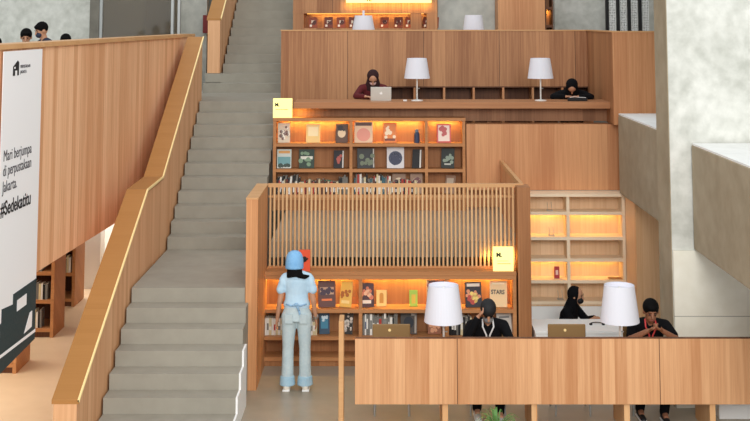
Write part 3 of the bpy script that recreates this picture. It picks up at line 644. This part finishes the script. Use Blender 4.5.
# ================================================================ people
def frame(fwd, up):
    f = Vector(fwd).normalized(); u = Vector(up); u = (u-f*u.dot(f)).normalized(); s = f.cross(u)   # s = figure's right
    return Matrix((s, f, u)).transposed()
def head_geo(bm, c, M, k=1.0):
    g = lambda v: Vector(c)+M @ (Vector(v)*k)
    ball(bm, g((0,-.008,.02)), (.076*k,.096*k,.098*k), M, 24, 16)
    ball(bm, g((0,.03,-.045)), (.056*k,.062*k,.062*k), M); ball(bm, g((0,.05,-.085)), (.028*k,.03*k,.022*k), M)
    tube(bm, g((0,.085,.02)), g((0,.108,-.022)), .009*k, .015*k, 8); ball(bm, g((0,.104,-.022)), .015*k, M)
    for s in (-1,1): ball(bm, g((s*.078,-.005,-.005)), (.012*k,.022*k,.034*k), M)
def face(c, M, parent, k=1.0, glasses=False):
    g = lambda v: Vector(c)+M @ (Vector(v)*k)
    for s in (-1,1):
        bm = bmesh.new(); ball(bm, g((s*.03,.084,.012)), (.013*k,.008*k,.008*k), M, 10, 6); obj('eye', bm, mat('eye', (30,24,22), .3), parent, smooth=True)
        bm = bmesh.new(); tube(bm, g((s*.014,.092,.034)), g((s*.05,.08,.036)), .004*k); obj('eyebrow', bm, HAIR, parent)
    bm = bmesh.new(); ball(bm, g((0,.088,-.055)), (.024*k,.008*k,.007*k), M, 10, 6); obj('mouth', bm, mat('lips', (150,80,74), .5), parent, smooth=True)
def hand_geo(bm, w, d, side, nrm, curl=.5, k=1.0, thumb=1):
    """w wrist, d direction, side across the palm, nrm palm normal (fingers curl to it)"""
    w = Vector(w); d = Vector(d).normalized(); s = Vector(side); s = (s-d*s.dot(d)).normalized(); n_ = Vector(nrm); n_ = (n_-d*n_.dot(d)-s*n_.dot(s)).normalized()
    slab(bm, w-d*.01, w+d*.085*k, s, .026*k, .016*k, .040*k, .014*k)
    for i, (o, L_) in enumerate(((-.030,.066),(-.010,.076),(.011,.072),(.030,.056))):
        b = w+d*.075*k+s*o*k; a = 0; p = b; pts = [p]
        for q, fr in enumerate((.42,.33,.25)):
            a += curl*(.5+.3*q); p = p+(d*math.cos(a)+n_*math.sin(a))*L_*fr*k; pts.append(p)
        limb(bm, pts, [.0095*k,.009*k,.0085*k,.0075*k], 8)
    b = w+d*.03*k-s*.022*thumb*k; q = b+(d*.5-s*.8*thumb+n_*.25).normalized()*.036*k; e = q+(d*.85-s*.2*thumb+n_*.4).normalized()*.032*k
    limb(bm, [b,q,e], [.013*k,.011*k,.009*k], 8)
def V(*a): return Vector(a)
def seated(label, loc, rz, lean=.35, look=.6, arms=None, top=BLACKF, pants=BLACKF, skin=SKIN, hair='short', turn=0., shoe=BLACK, seat=.465, head_off=(0,0,0), k=1.0, long_sleeve=False, chair=None):
    """local frame: faces -Y, seat under origin"""
    t = thing('person', label, 'person', loc, rz)
    hip = V(0,0,seat+.1); ax = V(0,-math.sin(lean),math.cos(lean))
    waist = hip+ax*.18; chest = hip+ax*.38; neck = hip+ax*.52
    ax2 = V(0,-math.sin(lean+.25),math.cos(lean+.25)); hc = neck+ax2*.14+V(*head_off)
    fwd = V(math.sin(turn), -math.cos(turn)*math.cos(look), -math.sin(look)); M = frame(fwd, V(0,-math.sin(look)*1,math.cos(look)))
    bm = bmesh.new(); cl = bmesh.new(); pn = bmesh.new()
    def torso(b, e):
        slab(b, hip-ax*.08, waist, (1,0,0), .155+e, .11+e, .135+e, .095+e); slab(b, waist, chest, (1,0,0), .135+e, .095+e, .165+e, .11+e)
        slab(b, chest, neck-ax*.03, (1,0,0), .165+e, .11+e, .09+e, .07+e)
        for s in (-1,1): limb(b, [neck-ax*.04+V(s*.05,0,0), chest+ax*.07+V(s*.17,0,0)], [.055+e,.052+e])
    torso(bm, 0); torso(cl, .012)
    tube(bm, neck-ax*.05, hc, .055, .05); head_geo(bm, hc, M)
    for s in (-1,1):
        sh = chest+ax*.07+V(s*.18,0,0); el, wr = arms[0 if s < 0 else 1]; el, wr = V(*el), V(*wr)
        limb(bm, [sh, el, wr], [.048,.038,.026]); dd = (wr-el).normalized()
        if long_sleeve: limb(cl, [sh, el, wr-dd*.02], [.062,.05,.038])
        else: limb(cl, [sh, sh+(el-sh)*.75], [.064,.056])
        sd = dd.cross(V(0,0,1)); sd = sd if sd.length > .2 else V(1,0,0)
        hand_geo(bm, wr, dd+V(-s*.25,0,0), sd.normalized(), V(0,0,-1) if dd.z < .5 else V(0,.6,.2), .45, thumb=-s if dd.z < .5 else s)
        h_ = hip+V(s*.09,-.02,-.02); kn = V(s*.13,-.46,seat+.06); an = V(s*.12,-.24-.06*s,.09)
        limb(bm, [h_, kn, an], [.082,.055,.038]); limb(pn, [h_, kn, an+V(0,0,.0)], [.092,.066,.054])
        tube(bm, an, an+V(0,-.1,-.04), .035, .03)
        sb = bmesh.new(); slab(sb, an+V(0,.045,-.05), an+V(0,-.17,-.06), (1,0,0), .038, .036, .034, .022); ball(sb, an+V(0,-.17,-.062), (.037,.04,.022)); ball(sb, an+V(0,.045,-.05), (.036,.03,.036)); tube(sb, an+V(0,0,.02), an+V(0,-.01,-.05), .042,.042)
        so = remeshed('shoe', sb, shoe, t, .009)
        sl = bmesh.new(); box(sl, an.x-.04, an.x+.04, an.y-.205, an.y+.075, 0, .016); obj('sole', sl, WHITE, so, bevel=.006)
    slab(pn, hip-V(0,0,.1), hip+ax*.08, (1,0,0), .17, .125, .165, .12)
    remeshed('body', bm, skin, t, .0085); remeshed('shirt', cl, top, t, .013, 5); remeshed('trousers', pn, pants, t, .013, 5)
    g = lambda v: hc+M @ V(*v)
    hb = bmesh.new()
    if hair == 'short':
        ball(hb, g((0,-.018,.042)), (.09,.1,.096), M, 24, 16); ball(hb, g((0,.05,.08)), (.062,.045,.03), M)
        remeshed('hair', hb, HAIR, t, .012, 3)
    elif hair == 'beanie':
        ball(hb, g((0,-.016,.05)), (.09,.106,.088), M, 24, 16); ball(hb, g((0,-.04,.0)), (.084,.08,.07), M)
        remeshed('cap', hb, BLACK, t, .012, 3)
    else:
        ball(hb, g((0,-.028,.022)), (.096,.1,.106), M, 24, 16); slab(hb, g((0,-.02,-.02)), neck-ax*.08, (1,0,0), .088,.075,.14,.1)
        remeshed('headscarf', hb, hair, t, .012, 4)
    face(hc, M, t)
    return t, hc, M, neck, chest, ax
def mask(t, hc, M, m):
    bm = bmesh.new(); g = lambda v: hc+M @ V(*v)
    ball(bm, g((0,.055,-.045)), (.058,.058,.05), M); remeshed('face_mask', bm, m, t, .01, 3)
def lanyard(t, neck, chest, ax, m, name='lanyard'):
    bm = bmesh.new()
    f = V(0,-1,0)
    for s in (-1,1):
        limb(bm, [neck+V(s*.055,-.03,.01), neck-ax*.06+V(s*.06,-.11,0), chest-ax*.02+V(s*.02,-.135,0), chest-ax*.2+V(0,-.14,0)], [.009]*4, 8)
    obj(name, bm, m, t)
# man holding head (left)
P1 = (X(486,320,14.0), 14.02, 0)
t, hc, M, nk, chs, ax = seated('person in black with a dark cap, bowed head propped on one hand', P1, 0, lean=.42, look=.75,
    arms=[((-.25,-.36,.86),(-.12,-.36,1.10)), ((.24,-.38,.85),(.10,-.5,.855))], hair='beanie', skin=SKIN, shoe=mat('shoe_grey', (210,206,200), .6), long_sleeve=True)
lanyard(t, nk, chs, ax, mat('lanyard_white', (226,226,226), .6))
mask(t, hc, M, mat('mask_grey', (120,120,120), .7))
make_chair('chair under the person holding his brow', (P1[0], P1[1]+.02, 0), 0)
P2 = (X(645.5,320,14.0), 14.0, 0)
t, hc, M, nk, chs, ax = seated('dark-haired person in a black T-shirt with a red lanyard at the foreground desk', P2, 0, lean=.40, look=.38,
    arms=[((-.24,-.34,.87),(-.07,-.44,.985)), ((.26,-.34,.87),(.09,-.44,.985))], hair='short', skin=SKIN2, shoe=BLACK, head_off=(-.0,0,.0))
lanyard(t, nk, chs, ax, mat('lanyard_red', (206,70,70), .6))
make_chair('chair under the person wearing the lanyard', (P2[0], P2[1]+.02, 0), 0)
# masked person in the pit
zp = -.52
P3 = (X(563,300,16.9), 16.95, zp-.0)
t, hc, M, nk, chs, ax = seated('person in a black headscarf and face mask behind the white counter', P3, 1.1, lean=.25, look=.15, seat=.42,
    arms=[((-.24,-.25,.78),(-.1,-.4,.86)), ((.26,-.25,.78),(.1,-.42,.86))], hair=BLACKF, skin=SKIN, top=BLACKF, long_sleeve=True)
mask(t, hc, M, BLACK)
tag(obj('stool', bx(-.2,.2,-.2,.2,0,.41), WHITE, loc=P3), 'white stool under the masked person', 'stool')
t = thing('counter', 'long white counter in the sunken area behind the foreground desk', 'counter', (1.95, 15.6, zp))
ct = Z(318.5,16.15)-zp
obj('front_panel', bx(0, 1.62, 0, .03, 0, ct-.03), WHITE, t); obj('counter_top', bx(-.01, 1.62, -.02, .6, ct-.03, ct), WHITE, t)
obj('side_panel', bx(1.59, 1.62, .03, .58, 0, ct-.03), WHITE, t); obj('side_panel', bx(0, .03, .03, .58, 0, ct-.03), WHITE, t)
t = thing('headphones', 'pair of dark headphones lying on the white counter', 'headphones', (X(597,319,15.9), 15.9, ct+zp))
bm = bmesh.new(); pts = [V(.08*math.cos(a), .08*math.sin(a), .012) for a in [math.pi*i/8 for i in range(9)]]; limb(bm, pts, [.006]*9, 8); obj('headband', bm, BLACK, t)
for s in (-1,1):
    bm = bmesh.new(); tube(bm, (s*.08,0,.0), (s*.08,0,.018), .02, n=16); obj('ear_cup', bm, BLACK, t)
# upper people
MAR = mat('maroon_fabric', (92,26,30), .9); DKM = mat('dark_scarf', (48,22,24), .9)
P4 = (X(373,90,19.6), 19.75, 2.35)
t, hc, M, nk, chs, ax = seated('person in maroon with a dark headscarf, behind a silver laptop on the upper desk', P4, 0, lean=.42, look=1.05, seat=.40,
    arms=[((-.27,-.35,.80),(-.12,-.5,.80)), ((.25,-.35,.80),(.1,-.5,.80))], hair=DKM, top=MAR, long_sleeve=True)
mask(t, hc, M, mat('mask_pink', (214,176,170), .7))
c_ = make_chair('chair under the person in maroon', (P4[0], P4[1], 2.35), 0); c_.scale = (1,1,.86)
P5 = (X(573,90,19.6), 19.72, 2.35)
t, hc, M, nk, chs, ax = seated('person in black slumped head-down at the right end of the upper desk', P5, -.15, lean=.75, look=1.35, seat=.40,
    arms=[((-.30,-.38,.79),(-.1,-.45,.8)), ((.30,-.38,.79),(.1,-.47,.8))], hair=BLACKF, top=BLACKF, long_sleeve=True)
c_ = make_chair('chair under the slumped person in black', (P5[0], P5[1], 2.35), 0); c_.scale = (1,1,.86)
# laptop
t = thing('laptop', 'open silver laptop on the upper desk in front of the person in maroon', 'laptop', (X(381,100,19.0), 18.98, UDZ))
obj('keyboard_base', bx(-.16,.16,.0,.2,.001,.014), SILVER, t, bevel=.003)
lid = obj('lid', bx(-.16,.16,-.004,.004,0,.20), SILVER, t, bevel=.003); lid.location = (0,-.002,.014); lid.rotation_euler = (.18,0,0)
bm = bmesh.new(); ball(bm, (-.009,-.0045,.1), (.012,.002,.016)); ball(bm, (.009,-.0045,.1), (.012,.002,.016)); ball(bm, (.004,-.0045,.124), (.004,.002,.008)); obj('lid_logo', bm, WHITE, lid)
t = thing('camera', 'black device with a strap lying before the slumped person', 'device', (X(577,99,18.95), 18.86, UDZ))
obj('device_body', bx(-.15,.15,0,.1,.0,.05), BLACK, t, bevel=.01)
bm = bmesh.new(); limb(bm, [V(-.12,-.006,.055),V(-.05,-.006,.07),V(.0,-.006,.06),V(.12,-.006,.055)], [.004]*4, 6); obj('strap', bm, MATS['lanyard_white'], t)
t = tag(obj('paper_note', bx(-.03,.03,0,.04,0,.02), WHITE, loc=(X(405,99,18.9), 18.85, UDZ), bevel=.006), 'small white crumpled note on the upper desk left of the lamp', 'paper')
# balcony people: seated beyond the parapet on the mezzanine
zm = zb+1.30
for px, d, sc, lab, hr, rz_ in ((27,18.8,.0,'dark-haired person looking down, second head above the left balcony','short',.2), (50,18.6,.0,'person with dark hair and a face mask, tallest head above the left balcony','short',-.9), (67,20.2,.0,'dark-haired head barely above the balcony cap, rightmost of the group','short',.1), (-5,18.6,.0,'head cut by the left edge of the picture above the balcony','short',.4)):
    top_y = {27:32, 50:25.5, 67:37, -5:41}[px]
    seat_z = .465
    # stool raises each figure to the height the picture shows
    hz = Z(top_y, d)-zm-1.305
    P_ = (X(px,top_y,d), d, zm)
    hh = max(hz, -.3)
    t, hc, M, nk, chs, ax = seated(lab, P_, rz_, lean=.15, look=.35, seat=max(.25,.465+hh+.02), arms=[((-.26,-.12,.6+hh),(-.18,-.36,.66+hh)), ((.26,-.12,.6+hh),(.18,-.36,.66+hh))], top=mat('navy_shirt', (40,46,66), .8), long_sleeve=True, hair=hr, skin=SKIN)
    if px == 50: mask(t, hc, M, mat('mask_dark', (44,50,70), .7))
    s_ = tag(obj('stool', bx(-.2,.2,-.2,.2,0,max(.2,.455+hh)), W_CAPL, loc=P_), 'stool under: '+lab, 'stool')
# ---------------------------------------------------------------- standing woman
WX, WD = X(295.5,388,14.7), 14.82
t = thing('person', 'person seen from behind in a light blue hat, blue puff-sleeve blouse and pale rolled jeans', 'person', (WX, WD, 0))
bm = bmesh.new(); hc = V(-.03,.015,1.45); M = frame((.05,1,-.08), (0,0,1))
def tor(b, e):
    slab(b, (0,0,.84), (0,0,.98), (1,0,0), .155+e,.105+e,.135+e,.09+e); slab(b, (0,0,.98), (0,.0,1.10), (1,0,0), .135+e,.09+e,.125+e,.08+e)
    slab(b, (0,0,1.10), (0,0,1.26), (1,0,0), .118+e,.08+e,.142+e,.09+e); slab(b, (0,0,1.26), (0,0,1.36), (1,0,0), .142+e,0.09+e,.07+e,.06+e)
    for s in (-1,1): limb(b, [(s*.05,0,1.32),(s*.14,0,1.29)], [.045+e,.042+e])
tor(bm, 0); tube(bm, (0,0,1.32), hc, .048,.046); head_geo(bm, hc, M, .92)
for s in (-1,1):
    sh = V(s*.15,0,1.28); el = V(s*.20,-.015,1.02); wr = V(s*.225,.06,.80) if s > 0 else V(s*.235,.05,.80)
    limb(bm, [sh, el, wr], [.042,.033,.023]); hand_geo(bm, wr, (wr-el), (0,1,0), (-s,0,0), .35, .95, thumb=-1)
    hip = V(s*.085,0,.86); kn = V(s*.095,.01,.47); an = V(s*.10,-.01,.09)
    limb(bm, [hip, kn, an], [.085,.055,.036]); tube(bm, an, an+V(s*.01,.12,-.05), .03,.028)
remeshed('body', bm, SKIN, t, .008)
BLOUSE = concrete('blouse_blue', (176,206,226), (194,220,236), scale=6)
JEAN = concrete('washed_denim', (168,188,196), (204,216,216), scale=7, coarse=.7)
cl = bmesh.new(); tor(cl, .012); slab(cl, (0,0,.97),(0,0,1.02),(1,0,0),.165,.11,.15,.10)
for s in (-1,1):
    ball(cl, (s*.165,0,1.235), (.052,.066,.085)); limb(cl, [(s*.15,0,1.28),(s*.19,-.01,1.15)], [.052,.054])
    tube(cl, (s*.19,-.01,1.17), (s*.203,-.01,1.135), .052,.046)
bl_ = remeshed('blouse', cl, BLOUSE, t, .011, 4)
cb = bmesh.new()
for i in range(28):
    a = 2*math.pi*i/28; b_ = 2*math.pi*(i+1)/28
    limb(cb, [V(.12*math.cos(a),.085*math.sin(a),1.305+.02*math.sin(a)), V(.12*math.cos(b_),.085*math.sin(b_),1.305+.02*math.sin(b_))], [.012,.012], 6)
obj('collar_ruffle', cb, BLOUSE, bl_, smooth=True)
kb = bmesh.new(); ball(kb, (.0,-.118,1.0), (.028,.02,.02)); limb(kb, [V(0,-.118,1.0),V(.035,-.12,.93),V(.05,-.12,.87)], [.012,.014,.01], 8); limb(kb, [V(0,-.118,1.0),V(-.05,-.118,.985),V(-.12,-.09,1.0)], [.01,.01,.008], 8); limb(kb, [V(0,-.118,1.0),V(.05,-.118,.985),V(.12,-.09,1.0)], [.01,.01,.008], 8)
obj('waist_tie', kb, mat('tie_blue', (140,176,206), .8), bl_, smooth=True)
pn = bmesh.new(); slab(pn, (0,0,.80), (0,0,.97), (1,0,0), .178,.125,.148,.105)
for s in (-1,1):
    hip = V(s*.088,0,.84); kn = V(s*.10,.005,.47); an = V(s*.105,-.005,.15)
    limb(pn, [hip, kn, an], [.096,.068,.074])
jn = remeshed('jeans', pn, JEAN, t, .011, 3)
for s in (-1,1):
    cu = bmesh.new(); slab(cu, (s*.105,-.005,.055), (s*.105,-.005,.16), (1,0,0), .094,.1,.084,.088, 20); obj('cuff', cu, concrete('cuff_denim%d' % s, (150,186,206), (178,204,216), scale=9), jn, smooth=False, bevel=.012)
    pk = bmesh.new(); prism(pk, [(s*.085-.045,-.118,.78),(s*.085+.045,-.118,.78),(s*.085+.045,-.132,.89),(s*.085-.045,-.132,.89)], (0,.03,0)); 
    obj('back_pocket', pk, JEAN, jn, bevel=.004)
    sb = bmesh.new(); slab(sb, (s*.11,-.075,.045), (s*.125,.14,.04), (1,0,0), .04,.042,.036,.03); ball(sb, (s*.11,-.07,.046), (.04,.035,.044)); ball(sb, (s*.125,.14,.035), (.038,.05,.03)); 
    so = remeshed('shoe', sb, mat('shoe_cream', (232,224,210), .6), t, .009); obj('sole', bx(s*.115-.042, s*.115+.045, -.11, .19, 0, .02), WHITE, so, bevel=.008)
wb = bmesh.new(); tube(wb, (.223,.045,.835), (.226,.06,.81), .031,.031, 16); obj('wristwatch', wb, METAL, t)
hb = bmesh.new(); g = lambda v: hc+M @ V(*v)
ball(hb, g((0,-.025,.0)), (.086,.088,.105), M); slab(hb, g((0,-.05,.0)), V(-.02,-.085,1.31), (1,0,0), .085,.05,.10,.035)
limb(hb, [V(.03,-.09,1.33),V(.10,-.085,1.315),V(.145,-.06,1.32)], [.03,.028,.014])
remeshed('hair', hb, HAIR, t, .01, 3)
HATM = concrete('knit_blue', (112,166,214), (140,190,230), scale=10)
hb = bmesh.new(); n = 28; R = [(.104,0,-.055),(.107,0,-.045),(.107,0,-.03),(.106,0,.01),(.103,0,.05),(.093,0,.09),(.073,0,.122),(.042,0,.14),(.01,0,.146)]
rings = [[hb.verts.new(g((r*.95*math.cos(2*math.pi*i/n), r*1.05*math.sin(2*math.pi*i/n)-.012, z))) for i in range(n)] for r, _, z in R]
for a in range(len(R)-1):
    for i in range(n): hb.faces.new([rings[a][i], rings[a][(i+1) % n], rings[a+1][(i+1) % n], rings[a+1][i]])
hb.faces.new(rings[-1])
h_ = obj('hat', hb, HATM, t, smooth=True); so = h_.modifiers.new('solid', 'SOLIDIFY'); so.thickness = .008; so.offset = 1
# ---------------------------------------------------------------- plant
t = thing('potted_plant', 'leafy green spider plant in front of the foreground desk, mostly below the frame', 'plant', (X(497,415,12.85), 12.85, 0))
bm = bmesh.new(); tube(bm, (0,0,0), (0,0,.18), .08,.11,24); obj('pot', bm, mat('terracotta', (170,110,80), .8), t)
bm = bmesh.new(); rr = random.Random(3)
for i in range(46):
    a = rr.uniform(0,2*math.pi); L_ = rr.uniform(.1,.26); up = rr.uniform(.10,.2); w_ = rr.uniform(.006,.011)
    o_ = V(math.cos(a), math.sin(a), 0); sd = V(-math.sin(a), math.cos(a), 0); prev = None
    for j in range(7):
        q = j/6; p = V(0,0,.17)+o_*(.02+L_*q)+V(0,0,up*math.sin(q*2.3)); ww_ = w_*(1-q*.85)
        cur = [bm.verts.new(p-sd*ww_), bm.verts.new(p+V(0,0,-.003)), bm.verts.new(p+sd*ww_)]
        if prev:
            bm.faces.new([prev[0],cur[0],cur[1],prev[1]]); bm.faces.new([prev[1],cur[1],cur[2],prev[2]])
        prev = cur
obj('leaves', bm, mat('leaf_green', (96,140,72), .6), t)
tag(obj('fire_box', bx(-.05,.05,0,.1,0,.36), mat('fire_red', (120,24,26), .5), loc=(X(204.5,33,24.4), 24.495, Z(33,24.4))), 'narrow dark red box beside the upper handrail', 'box')
s = bpy.data.objects['fire_box']; s.scale = (1,1,1)
# ================================================================ light
w = bpy.data.worlds.new('world'); bpy.context.scene.world = w; w.use_nodes = True
bg = w.node_tree.nodes['Background']; bg.inputs[0].default_value = (.93,.97,1,1); bg.inputs[1].default_value = 1.05
area('facade_daylight', (1.8, -4, 8.5), (0, 17, 2.2), 6, 6, 2100, (1,.98,.95))
area('balcony_fill_light', (-6, 15.5, zb-.02), (-6, 15.5, 0), 2.5, 5, 150, (1,.93,.82))  # unseen fill light, added to brighten the floor and bookcases below the balcony
area('balcony_fill_light', (-5, 20.6, zb-.02), (-5, 20.6, 0), 2, 1.5, 60, (1,.95,.88))  # second unseen fill, added to lift the pier and back wall
# ================================================================ camera
cd = bpy.data.cameras.new('camera'); cam = bpy.data.objects.new('camera', cd); C.objects.link(cam)
th = math.atan(K); f = F*math.cos(th)
cam.location = (0, 0, EYE); cam.rotation_euler = (math.pi/2+th, 0, 0)
cd.sensor_width = 36; cd.lens = f/750*36; cd.clip_end = 200
ypp = VY-f*math.tan(th)
cd.shift_x = -(VX-375)/750; cd.shift_y = -(210.5-ypp)/750
sc = bpy.context.scene; sc.camera = cam
sc.view_settings.view_transform = 'Standard'; sc.view_settings.look = 'None'; sc.view_settings.gamma = 1; sc.view_settings.exposure = 0; sc.view_settings.use_curve_mapping = False
